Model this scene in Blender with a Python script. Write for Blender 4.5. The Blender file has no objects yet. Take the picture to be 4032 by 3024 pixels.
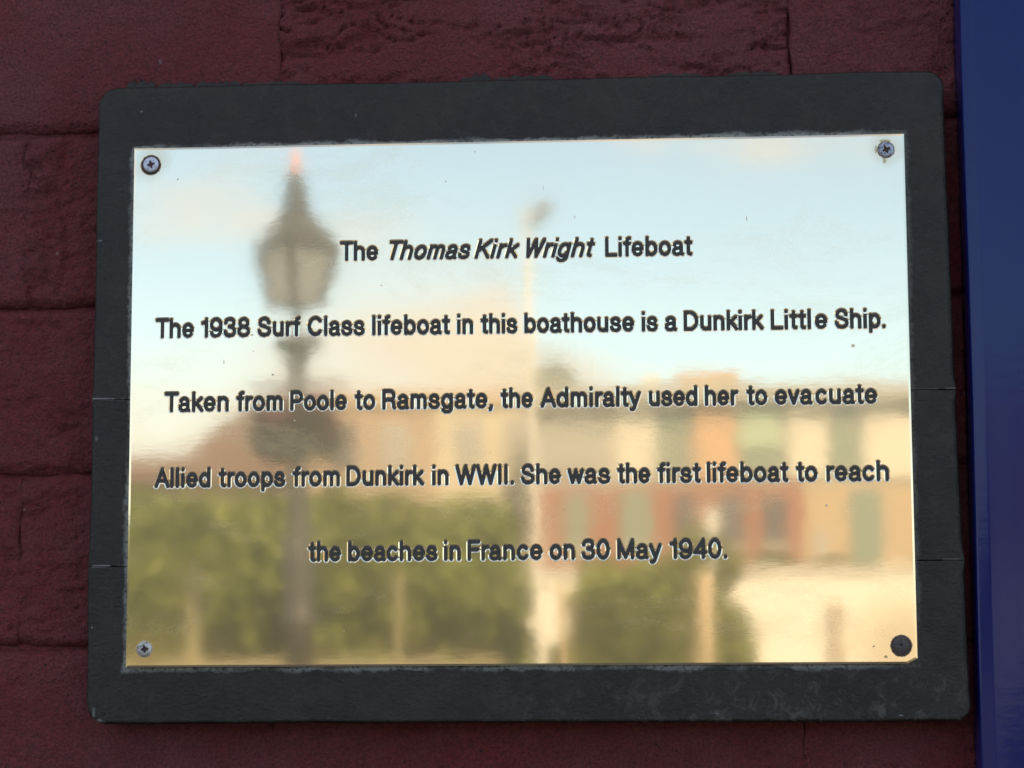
import bpy, math, random
import numpy as np
from mathutils import Vector, Matrix
from mathutils.geometry import delaunay_2d_cdt

sc = bpy.context.scene
col = sc.collection
PI = math.pi
# ------------------------------------------------------------------ camera, world, sun, exposure
cam_d = bpy.data.cameras.new('camera')
cam = bpy.data.objects.new('camera', cam_d)
col.objects.link(cam)
cam_d.sensor_width = 36.0
cam_d.lens = 83.0
cam_d.clip_start = 0.02
cam_d.clip_end = 3000
cam.matrix_world = Matrix(((0.99782894, 0.01254237, 0.06465362, 0.06554949),
                           (0.06572569, -0.12722484, -0.98969388, -1.03174013),
                           (-0.00418756, 0.9917946, -0.12777298, 1.57377548),
                           (0, 0, 0, 1)))
cam_d.dof.use_dof = True
cam_d.dof.focus_distance = 1.03
cam_d.dof.aperture_fstop = 83.0 / 3.0
sc.camera = cam
sc.render.resolution_x = 1024
sc.render.resolution_y = 768
sc.cycles.max_bounces = 8
sc.cycles.glossy_bounces = 5
sc.cycles.use_denoising = True
sc.cycles.sample_clamp_indirect = 8.0

SUN_EL, SUN_AZ = 42.0, 22.0          # the sun stands behind the boathouse
w = bpy.data.worlds.new('World')
sc.world = w
w.use_nodes = True
wt = w.node_tree
wt.nodes.clear()
W_ = lambda t: wt.nodes.new(t)
sky = W_('ShaderNodeTexSky')
sky.sky_type = 'NISHITA'
sky.sun_disc = False
sky.sun_elevation = math.radians(SUN_EL)
sky.sun_rotation = math.radians(SUN_AZ)
sky.air_density = 1.0
sky.dust_density = 0.25
sky.ozone_density = 2.7
bg = W_('ShaderNodeBackground')
bg.inputs['Strength'].default_value = 0.11
wo = W_('ShaderNodeOutputWorld')
tc = W_('ShaderNodeTexCoord')
sepx = W_('ShaderNodeSeparateXYZ')
wt.links.new(tc.outputs['Generated'], sepx.inputs[0])
mp = W_('ShaderNodeMapping')
mp.inputs['Scale'].default_value = (1.0, 1.0, 2.6)
mp.inputs['Location'].default_value = (0.33, 0.1, 0.02)
wt.links.new(tc.outputs['Generated'], mp.inputs[0])
cn = W_('ShaderNodeTexNoise')
cn.inputs['Scale'].default_value = 5.5
cn.inputs['Detail'].default_value = 7.0
cn.inputs['Roughness'].default_value = 0.5
wt.links.new(mp.outputs[0], cn.inputs['Vector'])


def wmath(op, a, b=None, c=None, clamp=False):
    n = W_('ShaderNodeMath')
    n.operation = op
    n.use_clamp = clamp
    for i, v in enumerate((a, b, c)):
        if v is None:
            continue
        if isinstance(v, (int, float)):
            n.inputs[i].default_value = v
        else:
            wt.links.new(v, n.inputs[i])
    return n.outputs[0]


def wrange(x, a, b, c, d):
    n = W_('ShaderNodeMapRange')
    n.interpolation_type = 'SMOOTHSTEP'
    wt.links.new(x, n.inputs[0])
    for i, v in enumerate((a, b, c, d)):
        n.inputs[i + 1].default_value = v
    return n.outputs[0]


# a low bank of fair weather cloud over the quay to the south west, thinning out eastwards
bank_top = wmath('MINIMUM', wrange(sepx.outputs[0], -0.22, -0.11, 0.125, 0.185), wrange(sepx.outputs[0], -0.075, -0.030, 0.2, 0.045))
over = wmath('SUBTRACT', sepx.outputs[2], bank_top)
low = wrange(wmath('ADD', over, wmath('MULTIPLY_ADD', cn.outputs['Fac'], -0.12, 0.06)), -0.04, 0.03, 1.0, 0.0)
puff = wrange(cn.outputs['Fac'], 0.40, 0.60, 0.0, 1.0)
high = wrange(sepx.outputs[2], 0.24, 0.42, 0.0, 0.13)       # broken cloud added overhead, out of view, to whiten the ambient light
scatter = wrange(wmath('ADD', cn.outputs['Fac'], high), 0.56, 0.70, 0.0, 0.75)
cloud = wmath('MAXIMUM', wmath('MULTIPLY', low, wmath('MULTIPLY_ADD', puff, 0.45, 0.55)), scatter, clamp=True)
mixc = W_('ShaderNodeMix')
mixc.data_type = 'RGBA'
wt.links.new(cloud, mixc.inputs[0])
wt.links.new(sky.outputs[0], mixc.inputs[6])
mixc.inputs[7].default_value = (4.45, 4.3, 4.05, 1)
wt.links.new(mixc.outputs[2], bg.inputs['Color'])
wt.links.new(bg.outputs[0], wo.inputs[0])

sun_d = bpy.data.lights.new('sun', 'SUN')
sun_d.energy = 2.9
sun_d.angle = math.radians(0.5)
sun_d.color = (1.0, 0.94, 0.85)
sun = bpy.data.objects.new('sun', sun_d)
col.objects.link(sun)
el, az = math.radians(SUN_EL), math.radians(SUN_AZ)
sdir = Vector((math.sin(az) * math.cos(el), math.cos(az) * math.cos(el), math.sin(el)))
sun.rotation_euler = sdir.to_track_quat('Z', 'Y').to_euler()
sc.view_settings.view_transform = 'Standard'
sc.view_settings.look = 'None'
sc.view_settings.gamma = 1.0
sc.view_settings.exposure = 1.27

rng = np.random.default_rng(7)
random.seed(7)


# ------------------------------------------------------------------ helpers
class NT:
    """small wrapper for building a material's nodes"""

    def __init__(s, name):
        s.m = bpy.data.materials.new(name)
        s.m.use_nodes = True
        s.t = s.m.node_tree
        s.t.nodes.clear()
        s.out = s.t.nodes.new('ShaderNodeOutputMaterial')
        s.b = s.t.nodes.new('ShaderNodeBsdfPrincipled')
        s.t.links.new(s.b.outputs[0], s.out.inputs[0])
        s.tc = s.t.nodes.new('ShaderNodeTexCoord')
        s.obj = s.tc.outputs['Object']
        s.gen = s.tc.outputs['Generated']

    def link(s, v, sock):
        if isinstance(v, (int, float)):
            sock.default_value = v
        elif isinstance(v, (tuple, list)):
            sock.default_value = tuple(v) + ((1,) if len(v) == 3 and len(sock.default_value) == 4 else ())
        else:
            s.t.links.new(v, sock)

    def set(s, **k):
        for n, v in k.items():
            s.link(v, s.b.inputs[n.replace('_', ' ')])

    def math(s, op, a, b=None, c=None, clamp=False):
        n = s.t.nodes.new('ShaderNodeMath')
        n.operation = op
        n.use_clamp = clamp
        for i, v in enumerate((a, b, c)):
            if v is not None:
                s.link(v, n.inputs[i])
        return n.outputs[0]

    def xyz(s, v):
        n = s.t.nodes.new('ShaderNodeSeparateXYZ')
        s.link(v, n.inputs[0])
        return n.outputs

    def map(s, v, scale=(1, 1, 1), loc=(0, 0, 0)):
        n = s.t.nodes.new('ShaderNodeMapping')
        s.link(v, n.inputs[0])
        n.inputs['Scale'].default_value = scale
        n.inputs['Location'].default_value = loc
        return n.outputs[0]

    def noise(s, scale, detail=3, rough=0.5, vec=None, sc3=None, loc=(0, 0, 0), dist=0.0):
        n = s.t.nodes.new('ShaderNodeTexNoise')
        v = vec if vec is not None else s.obj
        if sc3 or loc != (0, 0, 0):
            v = s.map(v, sc3 or (1, 1, 1), loc)
        s.link(v, n.inputs['Vector'])
        n.inputs['Scale'].default_value = scale
        n.inputs['Detail'].default_value = detail
        n.inputs['Roughness'].default_value = rough
        n.inputs['Distortion'].default_value = dist
        return n.outputs['Fac']

    def range(s, x, a, b, c=0.0, d=1.0, smooth=True):
        n = s.t.nodes.new('ShaderNodeMapRange')
        if smooth:
            n.interpolation_type = 'SMOOTHSTEP'
        s.link(x, n.inputs[0])
        for i, v in enumerate((a, b, c, d)):
            s.link(v, n.inputs[i + 1])
        return n.outputs[0]

    def mix(s, f, a, b):
        n = s.t.nodes.new('ShaderNodeMix')
        n.data_type = 'RGBA'
        s.link(f, n.inputs[0])
        s.link(a, n.inputs[6])
        s.link(b, n.inputs[7])
        return n.outputs[2]

    def mixf(s, f, a, b):
        n = s.t.nodes.new('ShaderNodeMix')
        s.link(f, n.inputs[0])
        s.link(a, n.inputs[2])
        s.link(b, n.inputs[3])
        return n.outputs[0]

    def bump(s, h, dist, strength=1.0, normal=None):
        n = s.t.nodes.new('ShaderNodeBump')
        n.inputs['Strength'].default_value = strength
        n.inputs['Distance'].default_value = dist
        s.link(h, n.inputs['Height'])
        if normal is not None:
            s.link(normal, n.inputs['Normal'])
        return n.outputs[0]

    def dist2(s, x, z, cx, cz, sx=1.0, sz=1.0):
        """distance in the plate plane from (cx, cz), optionally stretched"""
        a = s.math('MULTIPLY', s.math('SUBTRACT', x, cx), 1 / sx)
        b = s.math('MULTIPLY', s.math('SUBTRACT', z, cz), 1 / sz)
        return s.math('SQRT', s.math('ADD', s.math('MULTIPLY', a, a), s.math('MULTIPLY', b, b)))


def simple(name, colr, rough=0.7, metallic=0.0, var=0.18, scale=6.0, bump=0.0, bscale=60.0, **k):
    n = NT(name)
    f = n.noise(scale, 5, 0.6)
    dark = tuple(c * (1 - var) for c in colr)
    lite = tuple(min(1, c * (1 + var)) for c in colr)
    n.set(Base_Color=n.mix(f, dark, lite), Roughness=rough, Metallic=metallic)
    if bump:
        n.set(Normal=n.bump(n.noise(bscale, 4, 0.6), bump))
    for a, b in k.items():
        n.link(b, n.b.inputs[a.replace('_', ' ')])
    return n.m


def mesh(name, verts, faces, mats=None, parent=None, loc=None, smooth=False, idx=None):
    me = bpy.data.meshes.new(name)
    me.from_pydata([tuple(map(float, v)) for v in verts], [], [tuple(map(int, f)) for f in faces])
    if mats is not None:
        for m in (mats if isinstance(mats, (list, tuple)) else [mats]):
            me.materials.append(m)
    if idx is not None:
        me.polygons.foreach_set('material_index', np.array(idx, dtype=np.int32))
    if smooth:
        me.polygons.foreach_set('use_smooth', np.ones(len(me.polygons), dtype=bool))
    me.update()
    o = bpy.data.objects.new(name, me)
    col.objects.link(o)
    if parent is not None:
        o.parent = parent
    if loc is not None:
        o.location = loc
    return o


def empty(name, loc=(0, 0, 0), rot=(0, 0, 0)):
    o = bpy.data.objects.new(name, None)
    o.empty_display_size = 0.1
    col.objects.link(o)
    o.location = loc
    o.rotation_euler = rot
    return o


def tag(o, label=None, cat=None, group=None, kind=None):
    if label:
        o['label'] = label
    if cat:
        o['category'] = cat
    if group:
        o['group'] = group
    if kind:
        o['kind'] = kind
    return o


class MB:
    """collects simple solids into one mesh"""

    def __init__(s):
        s.v, s.f = [], []

    def box(s, x0, x1, y0, y1, z0, z1):
        b = len(s.v)
        s.v += [(x0, y0, z0), (x1, y0, z0), (x1, y1, z0), (x0, y1, z0), (x0, y0, z1), (x1, y0, z1), (x1, y1, z1), (x0, y1, z1)]
        s.f += [tuple(b + i for i in q) for q in ((0, 3, 2, 1), (4, 5, 6, 7), (0, 1, 5, 4), (1, 2, 6, 5), (2, 3, 7, 6), (3, 0, 4, 7))]
        return s

    def prism(s, prof, y0, y1):
        """profile in x,z extruded along y"""
        b = len(s.v)
        n = len(prof)
        s.v += [(x, y0, z) for x, z in prof] + [(x, y1, z) for x, z in prof]
        s.f += [tuple(b + i for i in range(n)), tuple(b + n + i for i in reversed(range(n)))]
        s.f += [(b + i, b + n + i, b + n + (i + 1) % n, b + (i + 1) % n) for i in range(n)]
        return s

    def lathe(s, prof, n=16, cx=0.0, cy=0.0, rot=0.0, cap=True):
        b = len(s.v)
        for r, z in prof:
            for k in range(n):
                a = rot + 2 * PI * k / n
                s.v.append((cx + r * math.cos(a), cy + r * math.sin(a), z))
        for j in range(len(prof) - 1):
            for k in range(n):
                a, c = b + j * n + k, b + j * n + (k + 1) % n
                s.f.append((a, c, c + n, a + n))
        if cap:
            s.f.append(tuple(b + k for k in reversed(range(n))))
            s.f.append(tuple(b + (len(prof) - 1) * n + k for k in range(n)))
        return s

    def tube(s, p0, p1, r0, r1=None, n=8):
        r1 = r0 if r1 is None else r1
        p0, p1 = Vector(p0), Vector(p1)
        q = (p1 - p0).to_track_quat('Z', 'Y')
        b = len(s.v)
        for p, r in ((p0, r0), (p1, r1)):
            for k in range(n):
                a = 2 * PI * k / n
                s.v.append(tuple(p + q @ Vector((r * math.cos(a), r * math.sin(a), 0))))
        for k in range(n):
            s.f.append((b + k, b + (k + 1) % n, b + n + (k + 1) % n, b + n + k))
        s.f.append(tuple(b + k for k in reversed(range(n))))
        s.f.append(tuple(b + n + k for k in range(n)))
        return s

    def build(s, name, m, parent=None, smooth=False, loc=None):
        return mesh(name, s.v, s.f, m, parent, loc, smooth)


def vnoise(x, y, seed=0):
    """vectorised smooth value noise"""
    xi, yi = np.floor(x).astype(np.int64), np.floor(y).astype(np.int64)
    xf, yf = x - xi, y - yi
    u, v = xf * xf * (3 - 2 * xf), yf * yf * (3 - 2 * yf)

    def h(a, b):
        n = (a * 374761393 + b * 668265263 + seed * 1442695041) & 0x7fffffff
        n = ((n ^ (n >> 13)) * 1274126177) & 0x7fffffff
        n = n ^ (n >> 16)
        return (n & 0xffff) / 65535.0
    return (h(xi, yi) * (1 - u) + h(xi + 1, yi) * u) * (1 - v) + (h(xi, yi + 1) * (1 - u) + h(xi + 1, yi + 1) * u) * v


def fbm(x, y, seed=0, oct=4, gain=0.5):
    t, a, s = 0, 1.0, 0
    for k in range(oct):
        t = t + a * vnoise(x * 2 ** k, y * 2 ** k, seed + 17 * k)
        s += a
        a *= gain
    return t / s


# ------------------------------------------------------------------ materials
def mat_brick():
    n = NT('maroon_masonry_paint')
    geo = n.t.nodes.new('ShaderNodeNewGeometry').outputs['Position']
    big = n.noise(9, 5, 0.6, vec=geo)
    mid = n.noise(55, 5, 0.65, vec=geo, loc=(3, 0, 0))
    fine = n.noise(900, 3, 0.6, vec=geo)
    c = n.mix(n.range(big, 0.3, 0.7), (0.285, 0.034, 0.034), (0.350, 0.046, 0.043))
    c = n.mix(n.range(mid, 0.42, 0.72, 0, 0.55), c, (0.34, 0.085, 0.080))
    c = n.mix(n.range(n.noise(5, 4, 0.6, vec=geo, loc=(1, 2, 3)), 0.45, 0.62, 0, 0.45), c, (0.36, 0.11, 0.115))
    c = n.mix(n.range(fine, 0.35, 0.65, 0, 0.5), n.mix(0.7, c, (0.035, 0.008, 0.010)), c)
    # dark pinholes and a few pale chips where the paint has flaked
    pin = n.noise(420, 2, 0.5, vec=geo, loc=(0, 5, 1))
    c = n.mix(n.range(pin, 0.70, 0.76), c, (0.02, 0.006, 0.007))
    chip = n.noise(120, 2, 0.5, vec=geo, loc=(8, 1, 5))
    c = n.mix(n.range(chip, 0.775, 0.80, 0, 0.55), c, (0.34, 0.20, 0.20))
    h = n.math('ADD', n.math('MULTIPLY', n.noise(700, 4, 0.7, vec=geo), 0.55), n.math('MULTIPLY', n.noise(160, 4, 0.6, vec=geo), 1.0))
    n.set(Base_Color=c, Roughness=n.range(mid, 0.3, 0.7, 0.50, 0.68), Normal=n.bump(h, 0.0036, 1.0))
    n.b.inputs['Specular IOR Level'].default_value = 0.42
    return n.m


def mat_board():
    n = NT('black_board_paint')
    o = n.xyz(n.obj)
    x, z = o[0], o[2]
    fine = n.noise(800, 3, 0.6)
    blot = n.range(n.noise(16, 6, 0.7), 0.32, 0.68)
    streak = n.noise(30, 5, 0.65, sc3=(0.8, 1, 1.4))
    c = n.mix(blot, (0.0075, 0.0052, 0.0028), (0.021, 0.0155, 0.0090))
    c = n.mix(n.range(streak, 0.5, 0.75, 0, 0.5), c, (0.034, 0.029, 0.022))
    pin = n.noise(500, 2, 0.5, loc=(0, 5, 1))
    c = n.mix(n.range(pin, 0.70, 0.76), c, (0.004, 0.004, 0.004))
    # chalky scuffs, thickest towards the lower right corner
    low = n.math('MULTIPLY', n.range(z, -0.110, -0.135), n.range(x, -0.05, 0.15))
    scuff = n.range(n.noise(130, 6, 0.8, loc=(2, 2, 2), dist=0.6), 0.50, 0.62, 0, 1)
    c = n.mix(n.math('MULTIPLY', scuff, n.math('MULTIPLY_ADD', low, 0.65, 0.10)), c, (0.085, 0.078, 0.066))
    # dried metal polish left along the edge of the brass
    dx = n.math('SUBTRACT', n.math('ABSOLUTE', x), 0.1725)
    dz = n.math('SUBTRACT', n.math('ABSOLUTE', n.math('ADD', z, 0.0)), 0.1166)
    d = n.math('MAXIMUM', dx, dz)
    wob = n.noise(90, 4, 0.7, loc=(5, 0, 0))
    edge = n.math('MULTIPLY', n.range(d, n.range(wob, 0.3, 0.75, 0.0014, 0.0042), 0.0006),
                  n.range(n.noise(24, 5, 0.7, loc=(1, 7, 0)), 0.36, 0.52, 0.15, 0.95))
    brk = n.range(n.noise(600, 3, 0.6), 0.36, 0.50, 0.25, 1.0)
    edge = n.math('MULTIPLY', edge, n.range(x, 0.14, 0.172, 1.0, 0.3))
    c = n.mix(n.math('MULTIPLY', edge, brk), c, n.mix(n.noise(70, 2), (0.19, 0.20, 0.19), (0.40, 0.40, 0.35)))
    # paint broken along the plank joints
    for zj, s in ((0.0024, 1.0), (-0.0721, 1.0)):
        dj = n.math('ABSOLUTE', n.math('SUBTRACT', z, n.math('MULTIPLY_ADD', n.noise(60, 2), 0.001, zj - 0.0002)))
        mk = n.math('MULTIPLY', n.range(dj, 0.00075, 0.00025), n.range(n.noise(85, 4, 0.7, loc=(0, 3, 0)), 0.42, 0.50, 0, 0.95))
        mk = n.math('MULTIPLY', mk, n.range(x, -0.172, -0.180, 0.25, 0.8))
        c = n.mix(mk, c, (0.30, 0.28, 0.27))
    # small knocks through to the pale undercoat
    for cx, cz, sx, sz in ((-0.0720, 0.1303, .0006, .0012), (-0.1880, 0.0748, .0022, .0007), (-0.1700, 0.1340, .0008, .0005),
                           (-0.1880, -0.0150, .0010, .0016), (-0.1870, -0.1365, .0009, .0042), (-0.1845, -0.1398, .0036, .0012),
                           (0.165, -0.1385, .0020, .0006), (0.086, -0.1375, .0014, .0007), (-0.1885, -0.0990, .0006, .0009)):
        dd = n.math('ADD', n.dist2(x, z, cx, cz, sx, sz), n.math('MULTIPLY_ADD', n.noise(700, 3), 1.4, -0.7))
        c = n.mix(n.range(dd, 1.0, 0.2, 0, 0.7), c, (0.24, 0.23, 0.22))
    # a short hairline crack beside the upper left screw
    ck = n.math('MULTIPLY', n.range(n.math('ABSOLUTE', n.math('SUBTRACT', z, n.math('MULTIPLY_ADD', n.noise(200, 1), 0.0008, 0.1050))), 0.0003, 0.00012),
                n.range(n.math('ABSOLUTE', n.math('ADD', x, 0.1820)), 0.0050, 0.0044))
    c = n.mix(ck, c, (0.002, 0.002, 0.002))
    h = n.math('ADD', n.math('MULTIPLY', n.noise(650, 4, 0.75), 0.9), n.math('MULTIPLY', n.noise(50, 3, 0.5), 0.35))
    n.b.inputs['Specular IOR Level'].default_value = 0.42
    n.set(Base_Color=c, Roughness=n.math('ADD', n.range(fine, 0.3, 0.7, 0.19, 0.27), n.math('MULTIPLY', edge, 0.3)),
          Normal=n.bump(h, 0.0008, 0.8))
    return n.m


SCREWS = [(-0.1648, 0.1090), (0.1645, 0.1095), (-0.1643, -0.1085), (0.1657, -0.1084)]


def mat_brass():
    n = NT('polished_brass')
    o = n.xyz(n.obj)
    x, z = o[0], o[2]
    blot = n.noise(11, 4, 0.6)
    c = n.mix(blot, (0.94, 0.775, 0.555), (0.96, 0.80, 0.59))
    rough = n.range(n.noise(16, 5, 0.7, loc=(3, 0, 2)), 0.35, 0.7, 0.033, 0.050)
    ring_n = n.math('MULTIPLY_ADD', n.noise(1100, 5, 0.75), 0.0020, -0.0010)
    slow_n = n.math('MULTIPLY_ADD', n.noise(60, 3, 0.6), 0.008, -0.004)
    metal = 1.0
    tarn = None
    for i, (sx, sz) in enumerate(SCREWS):
        d = n.dist2(x, z, sx, sz)
        # wide tan bloom, then the corroded ring itself
        R = (0.011, 0.010, 0.012, 0.030)[i]
        A = (0.45, 0.35, 0.45, 0.62)[i]
        bl = n.range(n.math('ADD', d, slow_n), R, 0.0035, 0, A)
        c = n.mix(bl, c, (0.60, 0.42, 0.24))
        rough = n.math('ADD', rough, n.math('MULTIPLY', bl, 0.05))
        rr = (0.00480, 0.00400, 0.0037, 0.0048)[i]
        dd = n.math('ADD', n.dist2(x, z, sx + (0, -.0001, 0, 0)[i], sz - (0.0003, 0.0, 0, 0.0004)[i]), ring_n)
        rg = n.range(dd, rr, rr - 0.0006)
        c = n.mix(rg, c, (0.075, 0.042, 0.030))
        rough = n.mixf(rg, rough, 0.8)
        tarn = rg if tarn is None else n.math('MAXIMUM', tarn, rg)
    # run of verdigris under the upper right screw
    for cx, cz, sx, sz in ((0.1637, 0.1046, .0009, .0016), (0.1600, 0.1098, .0006, .0022), (0.1640, 0.1134, .0028, .0008)):
        k = n.range(n.math('ADD', n.dist2(x, z, cx, cz, sx, sz), n.math('MULTIPLY_ADD', n.noise(500, 2), 0.8, -0.4)), 1.1, 0.7, 0, 0.75)
        c = n.mix(k, c, (0.36, 0.31, 0.17))
        rough = n.mixf(k, rough, 0.45)
    # flecks and scratches
    for cx, cz, sx, sz in ((0.1025, 0.0795, .00035, .0016), (-0.1085, 0.0125, .0007, .0006), (-0.1305, 0.0185, .0003, .0013), (0.0125, 0.0950, .0002, .0013),
                           (0.1350, -0.0480, .0007, .0007), (-0.1525, 0.1020, .0006, .0006), (0.0265, 0.0815, .0003, .0009), (-0.0760, -0.1010, .0006, .0005),
                           (0.1540, -0.1090, .0007, .0005), (0.1590, -0.1135, .0010, .0008), (-0.0180, 0.1120, .0006, .0004), (0.148, 0.022, .0012, .0010),
                           (0.098, 0.038, .0004, .0007), (-0.060, 0.052, .0005, .0004), (0.031, -0.072, .0007, .0004), (-0.118, 0.0305, .0009, .0005)):
        k = n.range(n.dist2(x, z, cx, cz, sx, sz), 1.0, 0.4, 0, 0.5)
        c = n.mix(k, c, (0.10, 0.085, 0.06))
        rough = n.mixf(k, rough, 0.5)
    spk = n.noise(330, 1, 0.5, loc=(4, 4, 4))
    sk = n.range(spk, 0.80, 0.83, 0, 0.6)
    c = n.mix(sk, c, (0.28, 0.22, 0.13))
    rough = n.mixf(sk, rough, 0.4)
    # a slight unevenness of the rolled sheet, and polishing lines lying along it
    h1 = n.noise(17, 3, 0.5, sc3=(1, 1, 1.3))
    h2 = n.noise(60, 3, 0.6, sc3=(0.8, 1, 1.3), loc=(2, 2, 7))
    h3 = n.noise(420, 3, 0.7, sc3=(0.30, 1, 1.5))
    nb = n.bump(h1, 0.000033, 1.0)
    nb = n.bump(h2, 0.0000045, 1.0, nb)
    nb = n.bump(h3, 0.0000016, 1.0, nb)
    hr = n.math('MULTIPLY', tarn, n.noise(900, 3))
    nb = n.bump(hr, 0.0005, 1.0, nb)
    # wiped residue and hairline scratches
    wipe = n.noise(26, 6, 0.72, sc3=(0.45, 1, 1.0), loc=(6, 0, 3), dist=0.5)
    smear = n.math('ADD', 0.23, n.range(wipe, 0.5, 0.68, 0, 0.14))
    scr = n.range(n.noise(170, 2, 0.5, sc3=(0.012, 1, 3.2), loc=(1, 0, 9)), 0.735, 0.76, 0, 0.35)
    smear = n.math('ADD', smear, n.math('MULTIPLY', scr, n.range(n.noise(9, 2), 0.45, 0.6)))
    metal = n.math('SUBTRACT', 1.0, n.math('MULTIPLY', tarn, 0.9))
    n.set(Base_Color=c, Metallic=metal, Roughness=rough, Normal=nb)
    # the lacquer-free surface carries a fine haze of polishing marks: a second, wide lobe
    hz_ = n.t.nodes.new('ShaderNodeBsdfAnisotropic')
    n.link(n.mix(0.75, c, (0.85, 0.64, 0.30)), hz_.inputs['Color'])
    hz_.inputs['Roughness'].default_value = 0.33
    n.link(nb, hz_.inputs['Normal'])
    mx_ = n.t.nodes.new('ShaderNodeMixShader')
    n.link(n.math('MULTIPLY', n.math('SUBTRACT', 1.0, tarn), smear), mx_.inputs[0])
    n.t.links.new(n.b.outputs[0], mx_.inputs[1])
    n.t.links.new(hz_.outputs[0], mx_.inputs[2])
    n.t.links.new(mx_.outputs[0], n.out.inputs[0])
    return n.m


def mat_blue():
    n = NT('blue_gloss_paint')
    blot = n.noise(10, 4, 0.6)
    c = n.mix(blot, (0.007, 0.013, 0.110), (0.009, 0.017, 0.135))
    c = n.mix(n.range(n.noise(500, 3, 0.6), 0.35, 0.65, 0, 0.35), c, (0.008, 0.012, 0.09))
    h1 = n.noise(28, 3, 0.55, sc3=(1.6, 1, 1))
    h2 = n.noise(140, 4, 0.6, sc3=(0.7, 1, 1.6))
    nb = n.bump(h1, 0.00006, 1.0)
    nb = n.bump(h2, 0.00004, 1.0, nb)
    n.b.inputs['Specular IOR Level'].default_value = 0.30
    n.set(Base_Color=c, Roughness=0.11, Normal=nb)
    n.b.inputs['Coat Weight'].default_value = 0.0
    n.b.inputs['Coat Roughness'].default_value = 0.1
    return n.m


def mat_leaf(name, a, b):
    n = NT(name)
    geo = n.t.nodes.new('ShaderNodeNewGeometry')
    oi = n.noise(1.3, 3, 0.6, vec=geo.outputs['Position'])
    c = n.mix(geo.outputs['Random Per Island'], a, b)
    c = n.mix(n.range(oi, 0.4, 0.65, 0, 0.4), c, tuple(0.6 * v for v in a))
    n.set(Base_Color=c, Roughness=0.55)
    tr = n.t.nodes.new('ShaderNodeBsdfTranslucent')
    n.link(c, tr.inputs[0])
    mx = n.t.nodes.new('ShaderNodeMixShader')
    mx.inputs[0].default_value = 0.35
    n.t.links.new(n.b.outputs[0], mx.inputs[1])
    n.t.links.new(tr.outputs[0], mx.inputs[2])
    n.t.links.new(mx.outputs[0], n.out.inputs[0])
    return n.m


M_BRICK = mat_brick()
M_BOARD = mat_board()
M_BRASS = mat_brass()
M_BLUE = mat_blue()
M_INFILL = simple('black_engraving_wax', (0.058, 0.052, 0.042), 0.5, var=0.55, scale=330, bump=0.0009, bscale=800)

# ------------------------------------------------------------------ lettering: centre-line strokes of an engraver's alphabet
XH = 0.70


def arc(cx, cy, rx, ry, a0, a1, n=None):
    n = n or max(4, int(abs(a1 - a0) / 15))
    return [(cx + rx * math.cos(math.radians(a0 + (a1 - a0) * i / n)), cy + ry * math.sin(math.radians(a0 + (a1 - a0) * i / n))) for i in range(n + 1)]


def spl(p, n=6):
    q = [p[0]] + list(p) + [p[-1]]
    o = []
    for i in range(1, len(q) - 2):
        for k in range(n):
            t = k / n
            o.append(tuple(0.5 * (2 * q[i][j] + (q[i + 1][j] - q[i - 1][j]) * t + (2 * q[i - 1][j] - 5 * q[i][j] + 4 * q[i + 1][j] - q[i + 2][j]) * t * t
                                  + (3 * q[i][j] - q[i - 1][j] - 3 * q[i + 1][j] + q[i + 2][j]) * t ** 3) for j in (0, 1)))
    return o + [p[-1]]


S_ = lambda w_, h_, : spl([(.93 * w_, .74 * h_), (.80 * w_, .93 * h_), (.50 * w_, h_), (.19 * w_, .93 * h_), (.07 * w_, .76 * h_), (.17 * w_, .60 * h_), (.5 * w_, .52 * h_),
                           (.86 * w_, .43 * h_), (w_, .26 * h_), (.86 * w_, .07 * h_), (.5 * w_, 0), (.16 * w_, .07 * h_), (0, .27 * h_)])
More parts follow.
